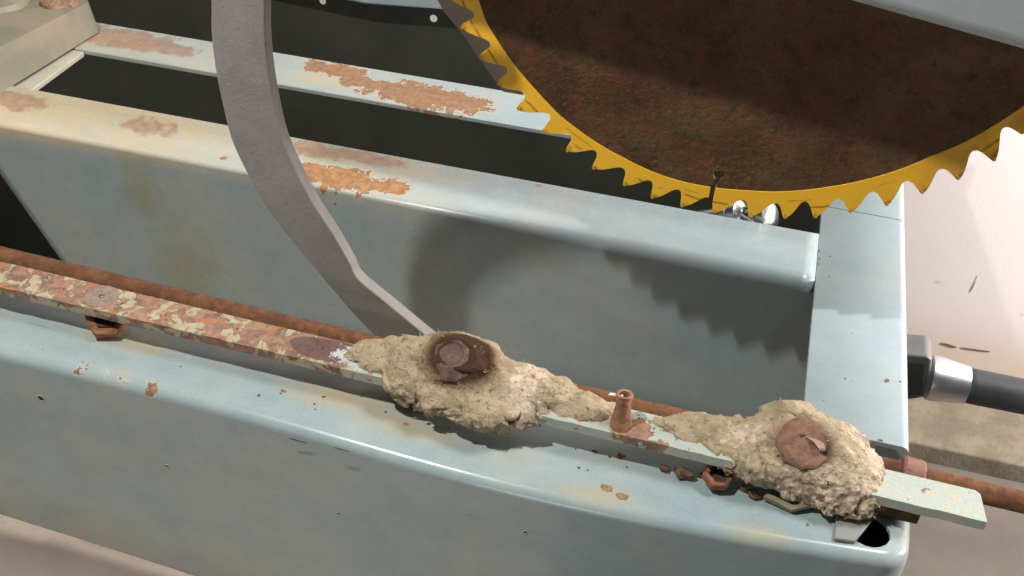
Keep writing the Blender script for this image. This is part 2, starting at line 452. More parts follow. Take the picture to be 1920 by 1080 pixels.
# the hole is an eyelet: dark opening with a rolled lip
bmesh_h = cb
me = bpy.data.meshes.new("cut"); bmesh.ops.recalc_face_normals(cb, faces=cb.faces); cb.to_mesh(me); cb.free()
cut = bpy.data.objects.new("cut", me); COL.objects.link(cut)
bo = fo.modifiers.new("b", 'BOOLEAN'); bo.operation = 'DIFFERENCE'; bo.object = cut; bo.solver = 'EXACT'
dg = bpy.context.evaluated_depsgraph_get(); ev = fo.evaluated_get(dg)
nm = bpy.data.meshes.new_from_object(ev)
fo.modifiers.clear(); fo.data = nm
for p in nm.polygons: p.use_smooth = True
try: nm.set_sharp_from_angle(angle=R_(40))
except Exception: pass
bpy.data.objects.remove(cut)
dark_mat = plain("hole_and_scratch_dark", (0.025, 0.022, 0.016), .9)  # shade of holes, bore and slit put into the colour; scratches share it
# small punched holes in the front face: discs painted hole-dark, with a bright lip
def pit(px, py, r, y):
    P = ony(px, py, y); 
    g = link("drilled_hole", lathe([(0, .25), (r * .72, .25), (r * .8, .5), (r, .35), (r * 1.05, -.3)], P, (0, -1, 0), 16, wob=.08), None, frame)
    me = g.data; me.materials.append(dark_mat); me.materials.append(bpy.data.materials.get("hole_lip") or plain("hole_lip", (0.45, 0.40, 0.27), .6))
    for i, p in enumerate(me.polygons): p.material_index = 0 if i < 16 else 1
    return g
for px, py, r in ((77, 746, 2.3), (313, 873, 1.2), (635, 962, 1.0), (985, 997, 1.2)):
    pit(px, py, r, yfront(ony(px, py, -204)[0]) + .1)
chip(560, 826, 5, .22, name="edge_scratch", onface=-206.6, mat=dark_mat, rot=-.05)
chip(640, 842, 4, .2, name="edge_scratch", onface=-209, mat=dark_mat, rot=-.05)

link("hole_dark_sheet", box(-100, 49, -198, -151, -24, -20), inner_mat, frame)  # dark sheet added below the punched hole in place of shade
# grey tab and dark angle at the end, under the bar
tab_mat = painted("tab_paint", base=(0.22, 0.25, 0.24), stain=.2, rough=.45)
tp = [onz(1570, 948, 2), onz(1564, 1010, 2), onz(1603, 1016, 2), onz(1648, 960, 2), onz(1640, 940, 2)]
o = link("square_tab", prism([(p[0], p[1]) for p in tp], 'z', .4, 2.6), tab_mat, frame); bevel(o, .5, 2)

# inside: back sheet, left crossbar, and a tray added to keep it dark
bm = bmesh.new()
YB = 300.0
holes = [(ony(605, 2, YB), 3.1), (ony(813, 36, YB), 3.4)]
# sheet with two real drilled holes: ring fans around holes stitched to rectangles
def holed_sheet(x0, x1, z0, z1, y, hs):
    bm = bmesh.new(); hs = sorted(hs, key=lambda h: h[0][0]); w_ = 12; zc = hs[0][0][2]
    def quad(a, b, c, d):
        bm.faces.new([bm.verts.new(Vector((p[0], y, p[1])) * MM) for p in (a, b, c, d)])
    cols = [x0]
    for P, r in hs: cols += [P[0] - w_, P[0] + w_]
    cols.append(x1); rws = [z0, zc - w_, zc + w_, z1]
    for i in range(len(cols) - 1):
        for j in range(3):
            if i % 2 == 1 and j == 1:
                P, r = hs[i // 2]; n = 24
                sqv = []
                for q in range(n):
                    a0 = 2 * math.pi * q / n + math.pi / 4; c_, s_ = math.cos(a0), math.sin(a0); k = w_ / max(abs(c_), abs(s_))
                    sqv.append(((P[0] + r * c_, zc + r * s_), (P[0] + k * c_, zc + k * s_)))
                for q in range(n):
                    A, B = sqv[q], sqv[(q + 1) % n]; quad(A[0], B[0], B[1], A[1])
            else: quad((cols[i], rws[j]), (cols[i + 1], rws[j]), (cols[i + 1], rws[j + 1]), (cols[i], rws[j + 1]))
    bmesh.ops.remove_doubles(bm, verts=bm.verts, dist=1e-7)
    return bm
topz = 30.0
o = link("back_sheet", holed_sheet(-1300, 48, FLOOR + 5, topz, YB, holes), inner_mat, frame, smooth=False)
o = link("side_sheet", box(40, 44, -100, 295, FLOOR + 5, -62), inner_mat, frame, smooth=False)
o = link("dark_gap_tray", box(-1300, 40, 60, 298, FLOOR + 8, FLOOR + 12), inner_mat, frame, smooth=False)  # added so the gaps between the rails look dark
a_, b_ = ony(690, 1, 285), ony(850, 17, 285)
o = link("rear_rail", prism([(a_[0] - 320, a_[2] + 16), (a_[0] - 320, a_[2] + 60), (b_[0] + 6, b_[2] + 60), (b_[0] + 6, b_[2] + 2), (a_[0], a_[2] - 1)], 'y', 278, 285), painted("rear_rail_paint", stain=.1), frame); bevel(o, 2, 2)
left_mat = painted("frame_paint_left", base=(0.40, 0.40, 0.33), stain=.5, rough=.4)
o = link("left_crossbar", box(-640, -571, 50.6, 119.8, -5, -1), left_mat, frame); bevel(o, .6, 2)

# ------------------------------------------------------------ painted cast block on the left crossbar
cast_mat = painted("cast_block_paint", base=(0.19, 0.185, 0.13), film_col=(0.34, 0.255, 0.17), stain=.6, rough=.5, specks=.2)
TOPZ0, TOPZ1 = 31.0, 25.5
blk = thing("cast_block", "beige painted cast block with rounded corner at upper left of frame", "cast block", (-640, 90, 0))
outl = [(-800, -90), (-598, -90), (-586, 32), (-577, 145)]
for k in range(1, 7):
    a = math.pi / 2 * k / 6; outl.append((-586 + 10 * math.cos(a), 146 + 11 * math.sin(a)))
outl += [(-800, 158)]
bm = prism(outl, 'z', 1, 40)
for v in bm.verts:
    if v.co.z > .02: v.co.z = (TOPZ0 + (TOPZ1 - TOPZ0) * (v.co.y * 1000 - 36) / 114) * MM; v.co.x -= .004 if v.co.x > -.65 else 0
o = link("block_body", bm, cast_mat, blk); bevel(o, 4.5, 4, 30)
P = onz(6, 22, TOPZ0 - 5)
link("boss", lathe([(32, -6), (27, 2), (24, 7), (22, 9), (0, 10)], (P[0] - 14, P[1] + 12, TOPZ0 - 9), seg=40, wob=.03), cast_mat, blk)
P = onz(107, 2, 28)
bolt_brown = rusty("bolt_brown", (0.20, 0.11, 0.07), (0.34, 0.22, 0.14), (0.10, 0.06, 0.04))
link("bolt_head", lathe([(15, -5), (15, 1), (13.5, 3.4), (8, 5.2), (0, 5.8)], (P[0], P[1] + 2, 25.5), seg=28), bolt_brown, blk)

# ------------------------------------------------------------ rusty rod behind the bar
rod = thing("rusty_rod", "long thin rusty steel rod running behind the flat bar", "rod", (-170, -136, 0))
rod_mat = rusty("rod_rust", (0.12, 0.052, 0.028), (0.21, 0.092, 0.04), (0.10, 0.05, 0.035), 9)
p0 = ony(-200, 480 - 200 * .2406, -137); p1 = ony(2150, 480 + 2150 * .2406, -137)
link("rod", tube(p0, p1, 5.6, seg=20, jitter=.18), rod_mat, rod)
pc = ony(1708, 893, -137); d = (Vector(p1) - Vector(p0)).normalized()
col_mat = rusty("collar_rust", (0.20, 0.09, 0.07), (0.30, 0.15, 0.12), (0.12, 0.06, 0.05), 8)
o = link("collar", tube(Vector(pc) - d * 5.5, Vector(pc) + d * 5.5, 9.5, 9.0, seg=22), col_mat, rod); bevel(o, 1.5, 2)

# ------------------------------------------------------------ the flat bar
BT = 20.0   # top of bar
bar = thing("flat_bar", "long flat steel bar with flaking pale paint and rust above front rail", "steel bar", (-150, -165, 15))
s = NT("bar_flaking_paint")
x = s.sep()[0]
left = s.step(s.math('MULTIPLY', x, -1.0), .20, .235)          # left of the first lump: mostly rust
n1 = s.noise(11, 6, .66, dist=.5, seed=1.); n2 = s.noise(4.5, 5, .7, seed=5.); n3 = s.noise(17, 5, .65, seed=7.)
rcol = s.mix(s.step(n2, .4, .6), (0.23, 0.13, 0.095), (0.35, 0.205, 0.13))
rcol = s.mix(s.math('MULTIPLY', s.step(n3, .54, .60), .8), rcol, (0.165, 0.095, 0.072))
rcol = s.mix(s.step(s.noise(9, 5, .6, seed=11.), .56, .60), rcol, (0.36, 0.165, 0.07))
pcol = s.mix(s.step(n3, .4, .7), (0.50, 0.53, 0.42), (0.63, 0.52, 0.30))
pcol = s.mix(left, s.mix(s.step(n2, .45, .7), (0.40, 0.455, 0.40), (0.53, 0.45, 0.29)), s.mix(s.step(n2, .4, .6), (0.43, 0.40, 0.27), (0.42, 0.31, 0.20)))
thr = s.fmix(left, .605, .455)
rm = s.step(s.math('SUBTRACT', n1, thr), -.01, .03)
# the right part around the short pipe is rusted too
pp = onz(1185, 800, BT)
around = s.math('ADD', s.patches([(onz(1190, 805, BT), (13, 10, 12)), (onz(1225, 838, BT), (9, 7, 12))]), s.math('MULTIPLY', s.math('SUBTRACT', n2, .5), 1.8))
rm = s.math('MAXIMUM', rm, s.step(around, .25, .29))
discs = s.patches([(onz(607, 655, BT), (22, 9, 12)), (onz(640, 652, BT), (15, 5, 12))])
dm = s.step(s.math('ADD', discs, s.math('MULTIPLY', s.math('SUBTRACT', n2, .5), .5)), .1, .14)
cc = s.mix(rm, pcol, rcol); cc = s.mix(dm, cc, (0.15, 0.085, 0.07))
whit = s.step(s.math('ADD', s.patches([(onz(685, 672, BT), (20, 14, 12))]), s.math('MULTIPLY', s.math('SUBTRACT', n1, .5), 1.6)), .22, .26)
cc = s.mix(s.math('MULTIPLY', whit, s.math('SUBTRACT', 1.0, s.step(n2, .52, .55))), cc, (0.47, 0.50, 0.49))
hh = s.math('ADD', s.math('MULTIPLY', rm, -.6), s.math('MULTIPLY', s.noise(1.7, 5, .7), .8))
bar_mat = s.out(cc, s.fmix(rm, .45, .85), s.bump(hh, .7, .9), spec=.35)
bb = [onz(-300, 490 - 300 * .2365, BT), onz(1730, 890, BT), onz(1838, 922, BT), onz(1851, 979, BT), onz(-300, 538 - 300 * .2385, BT)]
cx, cy = bb[2][0], bb[2][1]
pts = [tuple(bb[0][:2]), (bb[2][0] - 2.2, bb[2][1] + .3), (bb[2][0], bb[2][1] - 1.4), (bb[3][0], bb[3][1])]
nseg = 90
for i in range(1, nseg + 1):
    t = i / nseg; pts.append((bb[3][0] + (bb[4][0] - bb[3][0]) * t, bb[3][1] + (bb[4][1] - bb[3][1]) * t + (random.uniform(-.28, .28) if i < nseg else 0)))
o = link("bar", prism(pts, 'z', BT - 5.5, BT), bar_mat, bar); bevel(o, .7, 2, 30)
# plugged bolt hole with a dimple
P = onz(191, 556, BT)
plug_mat = rusty("plug_rust", (0.24, 0.17, 0.13), (0.30, 0.22, 0.17), (0.14, 0.09, 0.07), 4)
link("countersunk_bolt", lathe([(9.2, -.5), (8.9, .35), (6, .5), (1.5, .3), (.9, -.8), (0, -.9)], P, seg=28, wob=.02), plug_mat, bar)
link("bolt_socket", lathe([(1.3, .45), (.9, -.2), (0, -.3)], (P[0], P[1], P[2] + .1), seg=10), dark_mat, bar)
# dark rusted angle under the far end of the bar
a_ = onz(1628, 942, 10); b_ = onz(1700, 975, 8)
o = link("spacer_angle", box(22, 54, -174.2, -156, 0.6, 13.8), rusty("dark_rust", (0.07, 0.035, 0.022), (0.13, 0.06, 0.035), (0.03, 0.02, 0.015), 5), bar); bevel(o, 1, 2)

# ------------------------------------------------------------ short rusty pipe on the bar
P = onz(1163, 800, BT)
pipe = thing("pipe_stub", "short hollow rusty pipe standing upright on flat bar between the lumps", "pipe", (P[0], P[1], BT))
pm = rusty("pipe_rust", (0.22, 0.10, 0.05), (0.36, 0.19, 0.11), (0.16, 0.08, 0.05), 5, paint=(0.60, 0.42, 0.31), paint_amt=.62)
ax = (Vector(ony(1171, 737, P[1] + 3)) - Vector(P)); ax.normalize()
L_ = (Vector(ony(1171, 737, P[1] + 3)) - Vector(P)).length
PS = .76; L_ -= 1.5
P = (P[0], P[1] + 1.5, P[2])
link("pipe", lathe([(r * PS, h) for r, h in ((7.4, -1), (6.8, 2.0), (5.9, 6), (4.8, 11), (4.6, L_ - 5), (5.4, L_ - 1.2), (5.4, L_ - .2), (5.0, L_), (3.3, L_ - .2), (3.1, L_ - 4), (3.1, 2))], P, ax, 26, wob=.03), pm, pipe)
link("pipe_bore", lathe([(3.2 * PS, L_ - 2.6), (0, L_ - 3.0)], P, ax, 16), dark_mat, pipe)
f = link("paint_flake", prism([(0, 0), (7, .8), (7, 2.2), (1, 2)], 'z', 0, .3), plain("flake_white", (0.7, 0.66, 0.6), .5), pipe)
q_ = ony(1140, 741, P[1] + 2); f.matrix_parent_inverse = Matrix.Identity(4); f.location = Vector((q_[0], q_[1], q_[2])) * MM - pipe.location

# ------------------------------------------------------------ rusty hex nuts hanging below the bar's front edge
nut_mat = rusty("nut_rust", (0.19, 0.075, 0.045), (0.33, 0.15, 0.08), (0.08, 0.04, 0.03), 4)
def hexnut(px, py, label, r=9.5, h=9, hollow=True, z=10, tilt=(0.35, 0, 0), yo=0):
    P = onz(px, py, z); P[1] += yo
    t = thing("hex_nut", label, "nut", P, "rusty nuts under the flat bar")
    bm = bmesh.new()
    def ring(rad, zz, n=6, rot=.3): return [bm.verts.new((Vector(P) + Vector((math.cos(2 * math.pi * i / n + rot) * rad, math.sin(2 * math.pi * i / n + rot) * rad, zz))) * MM) for i in range(n)]
    O0, O1 = ring(r, -h / 2), ring(r, h / 2); I1, I0 = ring(r * .62, h / 2 - .4), ring(r * .62, -h / 2)
    for A, B in ((O0, O1), (O1, I1), (I1, I0), (I0, O0)):
        for i in range(6): bm.faces.new((A[i], A[(i + 1) % 6], B[(i + 1) % 6], B[i]))
    bmesh.ops.rotate(bm, verts=bm.verts, cent=Vector(P) * MM, matrix=Matrix.Rotation(tilt[0], 3, 'X') @ Matrix.Rotation(tilt[1], 3, 'Y'))
    o = link("nut_body", bm, nut_mat, t, angle=20); bevel(o, .8, 2, 25)
    bm = tube(Vector(P) + Vector((0, 0, -h / 2 + .5)), Vector(P) + Vector((0, 0, h / 2 - 3)), r * .6, seg=14)
    link("stud_end", bm, bpy.data.materials["dark_rust"], t)
    return t
hexnut(198, 604, "open rusty hexagonal nut under the flat bar near left edge", 12, 7, z=8, yo=3, tilt=(.45, .1, 0))
hexnut(1345, 897, "crusted brown nut under flat bar left of the paler lump", 7.5, 6, z=7, tilt=(.3, .2, 0), yo=2)

# ------------------------------------------------------------ caked lumps (implicit surface -> mesh)
def vnoise(P, scale, seed):
    r = np.random.default_rng(seed); T = r.random((32, 32, 32)).astype(np.float32)
    q = P / scale + 100.37; i = np.floor(q).astype(int); f = (q - i).astype(np.float32); f = f * f * (3 - 2 * f)
    i &= 31; j = (i + 1) & 31
    def g(a, b, c): return T[a, b, c]
    x0, y0, z0 = i[..., 0], i[..., 1], i[..., 2]; x1, y1, z1 = j[..., 0], j[..., 1], j[..., 2]
    fx, fy, fz = f[..., 0], f[..., 1], f[..., 2]
    a = g(x0, y0, z0) * (1 - fx) + g(x1, y0, z0) * fx; b = g(x0, y1, z0) * (1 - fx) + g(x1, y1, z0) * fx
    c = g(x0, y0, z1) * (1 - fx) + g(x1, y0, z1) * fx; d = g(x0, y1, z1) * (1 - fx) + g(x1, y1, z1) * fx
    return ((a * (1 - fy) + b * fy) * (1 - fz) + (c * (1 - fy) + d * fy) * fz) * 2 - 1
def surface_nets(F, org, h):
    ins = F < 0; nx, ny, nz = F.shape
    acc = np.zeros((nx - 1, ny - 1, nz - 1, 3), np.float32); cnt = np.zeros((nx - 1, ny - 1, nz - 1), np.float32)
    cor = [(a, b, c) for a in (0, 1) for b in (0, 1) for c in (0, 1)]
    def sl(c): return tuple(slice(c[k], c[k] + F.shape[k] - 1) for k in range(3))
    for a in cor:
        for k in range(3):
            if a[k]: continue
            b = list(a); b[k] = 1; b = tuple(b)
            fa, fb = F[sl(a)], F[sl(b)]; m = (fa < 0) != (fb < 0)
            t = np.where(m, fa / np.where(m, fa - fb, 1), 0)
            for d_ in range(3): acc[..., d_] += m * (a[d_] + (t if d_ == k else 0))
            cnt += m
    act = cnt > 0; idx = -np.ones(act.shape, int); idx[act] = np.arange(act.sum())
    ijk = np.argwhere(act); V = (ijk + acc[act] / cnt[act][:, None]) * h + org
    faces = []
    for k in range(3):
        u, v = (k + 1) % 3, (k + 2) % 3
        A = F[tuple(slice(0, -1) if d_ == k else slice(1, -1) for d_ in range(3))] < 0
        B = F[tuple(slice(1, None) if d_ == k else slice(1, -1) for d_ in range(3))] < 0
        for inv in (0, 1):
            m = (A & ~B) if not inv else (~A & B)
            c = np.argwhere(m); c[:, u] += 1; c[:, v] += 1
            def at(du, dv):
                q = c.copy(); q[:, u] -= du; q[:, v] -= dv; return idx[q[:, 0], q[:, 1], q[:, 2]]
            Q = np.stack([at(1, 1), at(0, 1), at(0, 0), at(1, 0)], 1)
            faces.append(Q if not inv else Q[:, ::-1])
    return V, np.concatenate(faces)
def lump_mesh(name, ells, crater, lo, hi, h, seed, rough_z, rim=1.5, k=5.0):
    ax_ = [np.arange(lo[i], hi[i], h) for i in range(3)]
    G = np.stack(np.meshgrid(*ax_, indexing='ij'), -1).astype(np.float32)
    W = G + 3.0 * np.stack([vnoise(G, 11, seed + q) for q in range(3)], -1)
    F = None
    for c, r in ells:
        c = np.array(c, np.float32); r = np.array(r, np.float32)
        kk = np.linalg.norm((W - c) / r, axis=-1); d = (kk - 1) * float(r.min()) * .9 + (kk - 1) * float(r.mean() - r.min()) * .35
        if F is None: F = d
        else:
            hh_ = np.clip(.5 + .5 * (F - d) / k, 0, 1); F = F * (1 - hh_) + d * hh_ - k * hh_ * (1 - hh_)
    low = np.clip((rough_z - G[..., 2] - .12 * (G[..., 1] + 165)) / 16, 0, 1)
    cmask = np.clip((np.linalg.norm((G - np.array(crater[0], np.float32)) / np.array(crater[1], np.float32), axis=-1) - 1.0) * 3, .15, 1)
    n = 1.4 * vnoise(G, 6.5, seed + 5) + (.55 + 1.3 * low) * vnoise(G, 3.1, seed + 6) + (.32 + .95 * low) * vnoise(G, 1.5, seed + 7)
    crev = np.abs(vnoise(W, 8, seed + 9)); cr = np.clip(.13 - crev, 0, .13) * 10 * (.3 + 1.6 * low) * np.clip(vnoise(G, 16, seed + 10) + .3, 0, 1)
    F = F + (n * .8 + cr * 2.4) * cmask
    cc_, cr_, tl = crater
    D_ = G - np.array(cc_, np.float32); ct, st_ = math.cos(R_(tl)), math.sin(R_(tl))
    D_ = np.stack([D_[..., 0], D_[..., 1] * ct + D_[..., 2] * st_, -D_[..., 1] * st_ + D_[..., 2] * ct], -1)
    u = D_ / np.array(cr_, np.float32)
    C_ = (np.linalg.norm(u, axis=-1) - 1) * float(min(cr_)) + .35 * vnoise(G, 4, seed + 12)
    F = np.maximum(F, -C_)
    F[0], F[-1] = 5, 5; F[:, 0], F[:, -1] = 5, 5; F[:, :, 0], F[:, :, -1] = 5, 5
    V, Q = surface_nets(F, np.array(lo, np.float32), h)
    me = bpy.data.meshes.new(name); me.from_pydata((V * MM).tolist(), [], Q.tolist()); me.update()
    bm = bmesh.new(); bm.from_mesh(me)
    bmesh.ops.recalc_face_normals(bm, faces=bm.faces)
    # drop loose crumbs floating apart from the body
    bm.verts.ensure_lookup_table(); seen = set(); best = []
    for v in bm.verts:
        if v.index in seen: continue
        comp = [v]; seen.add(v.index); i = 0
        while i < len(comp):
            for e in comp[i].link_edges:
                w2 = e.other_vert(comp[i])
                if w2.index not in seen: seen.add(w2.index); comp.append(w2)
            i += 1
        best.append(comp)
    best.sort(key=len)
    for c_ in best[:-1]: bmesh.ops.delete(bm, geom=c_, context='VERTS')
    bm.to_mesh(me); bm.free(); me.update()
    return me, V
def crust_mat(name, centre, pale, ring, ring_c=(0.17, 0.095, 0.045)):
    s = NT(name)
    n1 = s.noise(14, 5, .6); n2 = s.noise(4.2, 5, .68, seed=3.); n3 = s.noise(1.3, 4, .7, seed=5.)
    c = s.mix(s.step(n1, .35, .65), (0.52, 0.40, 0.265), (0.44, 0.35, 0.23))
    c = s.mix(s.math('MULTIPLY', s.step(n2, .52, .66), .7), c, (0.58, 0.475, 0.33))
    pm_ = s.step(s.math('ADD', s.patches(pale), s.math('MULTIPLY', s.math('SUBTRACT', n2, .5), 2.2)), .1, .6)
    c = s.mix(s.math('MULTIPLY', pm_, .85), c, (0.78, 0.60, 0.48))
    c = s.mix(s.math('MULTIPLY', s.step(s.noise(9, 5, .7, seed=6.), .50, .62), .60), c, (0.29, 0.24, 0.14))
    c = s.mix(s.math('MULTIPLY', s.step(s.noise(3, 4, .7, seed=12.), .58, .66), .75), c, (0.13, 0.10, 0.06))
    d = s.vmath('LENGTH', s.vmath('DIVIDE', s.vmath('SUBTRACT', s.pos, tuple(float(v) * MM for v in centre)), tuple(v * MM for v in ring)))
    rm_ = s.math('SUBTRACT', 1.0, s.step(s.math('ADD', d, s.math('MULTIPLY', s.math('SUBTRACT', n2, .5), .45)), .66, 1.10))
    c = s.mix(s.math('MULTIPLY', rm_, .8), c, tuple(v * 1.5 for v in ring_c))
    dk = s.math('SUBTRACT', 1.0, s.step(s.math('ADD', d, s.math('MULTIPLY', s.math('SUBTRACT', n3, .5), .2)), .60, .80))
    c = s.mix(s.math('MULTIPLY', dk, .95), c, tuple(v * .5 for v in ring_c))
    h_ = s.math('ADD', s.math('MULTIPLY', n2, 1.0), s.math('MULTIPLY', n3, .9))
    return s.out(c, .95, s.bump(h_, 1.7, 1.0), spec=.15)
fib_mat = plain("pale_fibre", (0.66, 0.52, 0.34), .9)
def fibres(V, n, parent, zmin, seed):
    r = np.random.default_rng(seed); bm = bmesh.new()
    V = V[V[:, 2] > zmin]; cen = V.mean(0)
    for p in V[r.integers(0, len(V), n)]:
        d = (p - cen); d = d / (np.linalg.norm(d) + 1e-6) + r.normal(0, .55, 3); L = r.uniform(.5, 1.9)
        p = p.astype(float); a = Vector(p - d * .4); b = a + Vector(d * L * .5) + Vector(r.normal(0, .2, 3)); c = b + Vector(d * L * .4) + Vector(r.normal(0, .5, 3))
        w_ = r.uniform(.07, .14); prev = None
        for q in (a, b, c):
            rg = [bm.verts.new((q + Vector((math.cos(t) * w_, math.sin(t) * w_, math.sin(t + 1) * w_))) * MM) for t in (0, 2.1, 4.2)]
            if prev:
                for i in range(3): bm.faces.new((prev[i], prev[(i + 1) % 3], rg[(i + 1) % 3], rg[i]))
            prev = rg
    o = link("fibre_fuzz", bm, fib_mat, parent); o["kind"] = "stuff"; return o

LUMP_H = 0.55
# --- left lump
L1 = thing("caked_lump", "larger tan caked lump with smooth brown bolt head beside curved arm", "caked lump", (-175, -165, BT), "caked sawdust lumps on the flat bar")
cen1 = onz(852, 668, 38)
ells1 = [((-176, -161, 20), (34, 21, 18.5)), ((-192, -162, 17), (22, 17, 13)), ((-150, -169, 18), (26, 17, 11)), ((-119, -165, 19), (34, 9, 6)),
         ((-211, -163, 18), (22, 11, 6)), ((-158, -177, 15), (22, 11, 9)), ((-182, -173, 15), (19, 11, 9)), ((-138, -161, 20), (27, 13, 10))]
me1, V1 = lump_mesh("crust", ells1, ((cen1[0], cen1[1] + .5, 44.6), (17, 14.5, 8.0), 25), (-252, -206, -9), (-72, -122, 52), LUMP_H, 11, 22)
crust1 = crust_mat("caked_sawdust", (cen1[0] + 3, cen1[1] + 1.5, 37), [(onz(985, 735, 22), (13, 26, 18)), (onz(995, 780, 10), (22, 14, 14))], (24, 21, 16), (0.12, 0.065, 0.035))
link("crust", me1, crust1, L1, angle=180)
head_mat = rusty("bolt_head_rust", (0.085, 0.05, 0.036), (0.145, 0.088, 0.064), (0.04, 0.024, 0.018), 5, rough=.55)
hp = []
for r_, h_ in ((13.6, -6), (13.4, .5), (12.6, 1.5), (11.2, 2.1), (9.8, 3.2), (8.4, 3.9), (6.8, 4.2), (6.1, 3.7), (4, 4.3), (0, 4.5)): hp.append((r_, h_))
link("bolt_head", lathe(hp, (cen1[0] - 2.5, cen1[1] + 3.4, 33.7), (-.06, -.40, 1), 36, wob=.025), head_mat, L1)
fibres(V1, 300, L1, 12, 3)
# --- right lump
L2 = thing("caked_lump", "smaller pinkish tan caked lump with torn brown bolt head near bar end", "caked lump", (0, -165, BT), "caked sawdust lumps on the flat bar")
cen2 = onz(1510, 828, 33)
ells2 = [((0, -160, 17), (31, 19, 16)), ((-13, -149, 25), (12, 8, 11)), ((-50, -163, 19), (28, 9, 6)), ((8, -171, 14), (27, 12, 10)), ((22, -164, 14), (15, 14, 12)), ((-26, -164, 15), (17, 13, 10)), ((-16, -172, 13), (20, 11, 10)), ((20, -173, 12), (17, 12, 10)), ((-38, -167, 17), (17, 12, 7.5))]
me2, V2 = lump_mesh("crust", ells2, ((cen2[0] + .5, cen2[1] + .5, 38.2), (17.5, 12.5, 8.6), 22), (-92, -205, -10), (62, -122, 48), LUMP_H, 31, 26)
crust2 = crust_mat("pale_caked_sawdust", (cen2[0], cen2[1], 31), [(onz(1560, 905, 10), (46, 26, 22)), (onz(1610, 860, 15), (22, 24, 20)), (onz(1400, 830, 20), (20, 12, 12))], (17.5, 13.5, 10), (0.16, 0.09, 0.055))
link("crust", me2, crust2, L2, angle=180)
torn_mat = rusty("torn_bolt_rust", (0.17, 0.09, 0.06), (0.24, 0.135, 0.085), (0.10, 0.06, 0.045), 5)
link("bolt_head", lathe([(13.2, -6), (12.9, -.4), (11.8, .8), (9, 1.4), (4, 1.9), (0, 2.0)], (cen2[0], cen2[1] + 2.2, 30.1), (0.05, -.36, 1), 30, wob=.05), torn_mat, L2)
# torn flap on the bolt head
P = Vector(cen2) + Vector((2, 3, 0)); P.z = 31.0
bm = bmesh.new()
fl_pts = [(-1, 3, .6), (3, 2, .8), (6.5, -1, 1.4), (7, -5, 2.4), (4, -6.5, 3.0), (1.5, -3, 3.2), (-1.5, 0, 2.2)]
A = [bm.verts.new((P + Vector(p) * 1.0) * MM) for p in fl_pts]; B = [bm.verts.new((P + Vector((p[0] + .4, p[1] - .3, p[2] - 1.0)) * 1.0) * MM) for p in fl_pts]
bm.faces.new(A); bm.faces.new(B[::-1])
for i in range(len(A)): bm.faces.new((A[i], B[i], B[(i + 1) % len(A)], A[(i + 1) % len(A)]))
link("torn_flap", bm, plain("flap_pink", (0.27, 0.165, 0.12), .85), L2, angle=20)
link("dark_slit", prism([(P.x - 5, P.y + 1), (P.x + .5, P.y + 4.6), (P.x + 1.5, P.y + 3.6), (P.x - 4, P.y - .6)], 'z', 31.2, 33.0), dark_mat, L2)
fibres(V2, 240, L2, 8, 5)

# ------------------------------------------------------------ rust crumbs and the bent washer under the bar
crumb_mat = rusty("crumb_rust", (0.12, 0.06, 0.04), (0.24, 0.13, 0.08), (0.05, 0.03, 0.022), 4)
def crumb(px, py, z, sx, sy, sz, label):
    P = onz(px, py, z); bm = bmesh.new(); bmesh.ops.create_icosphere(bm, subdivisions=2, radius=1)
    for v in bm.verts:
        k = 1 + random.uniform(-.3, .3); v.co = (Vector(P) + Vector((v.co.x * sx * k, v.co.y * sy * k, v.co.z * sz * k))) * MM
    return tag(link("rust_crumb", bm, crumb_mat, None, angle=25), label, "rust flake", "rust crumbs under the flat bar")
crumb(1246, 878, 2, 2.6, 1.6, 1.8, "small dark rust flake on front rail, leftmost under the flat bar")
crumb(1282, 888, 3, 5.0, 2.6, 2.6, "tan brown rust flake on front rail just left of crusted nut")
crumb(1397, 915, 2, 2.2, 1.6, 2.4, "thin dark rust flake on front rail right of crusted nut")
crumb(1414, 928, 2, 3.4, 2.2, 2.4, "dark rust flake on front rail touching the paler lump")
crumb(1163, 855, 1, 1.6, 1.4, 1.2, "tiny dark rust flake on front rail below the short pipe")
crumb(1640, 940, 12, 6, 3.4, 4, "grey brown rust lump under flat bar right of paler lump")
cb_ = bmesh.new()
r_c = np.random.default_rng(5)
def tiny(P, sz):
    if math.hypot(P[0] - hc[0] + 1.5, P[1] - hc[1] - 1) < 13: return
    m = Matrix.Translation(Vector([float(v) for v in P]) * MM) @ Matrix.Rotation(r_c.uniform(0, 6), 4, 'Z') @ Matrix.Diagonal((sz * MM * r_c.uniform(.6, 1.6), sz * MM * r_c.uniform(.6, 1.2), sz * MM * .6, 1))
    g = bmesh.ops.create_icosphere(cb_, subdivisions=1, radius=1, matrix=m)
    for v in g['verts']: v.co += Vector(r_c.normal(0, .18 * sz * MM, 3))
for _ in range(24):
    x_ = r_c.uniform(-330, 45); tiny((x_, r_c.uniform(-192, -171) , .2), r_c.uniform(.25, .8))
for _ in range(20):
    x_ = r_c.uniform(-110, 25); tiny((x_, -172 - abs(r_c.normal(0, 4)), .4), r_c.uniform(.4, 1.3))
for _ in range(22):
    tiny((r_c.uniform(-560, -10), r_c.uniform(3, 48), .15), r_c.uniform(.2, .6))
for _ in range(7):
    tiny((r_c.uniform(4, 44), r_c.uniform(-110, 60), .15), r_c.uniform(.2, .55))
for _ in range(60):
    x_ = r_c.uniform(-440, 60); tiny((x_, r_c.uniform(-172, -157), BT + .1), r_c.uniform(.2, .7))
dc = link("dirt_crumbs", cb_, crumb_mat, None, smooth=False); dc["kind"] = "stuff"; tag(dc, "tiny dark dirt and rust crumbs scattered over rails and flat bar", "dirt")
wsh = [onz(1432, 930, 5), onz(1485, 956, 4), onz(1535, 944, 6), onz(1530, 937, 7), onz(1487, 947, 5), onz(1440, 924, 6)]
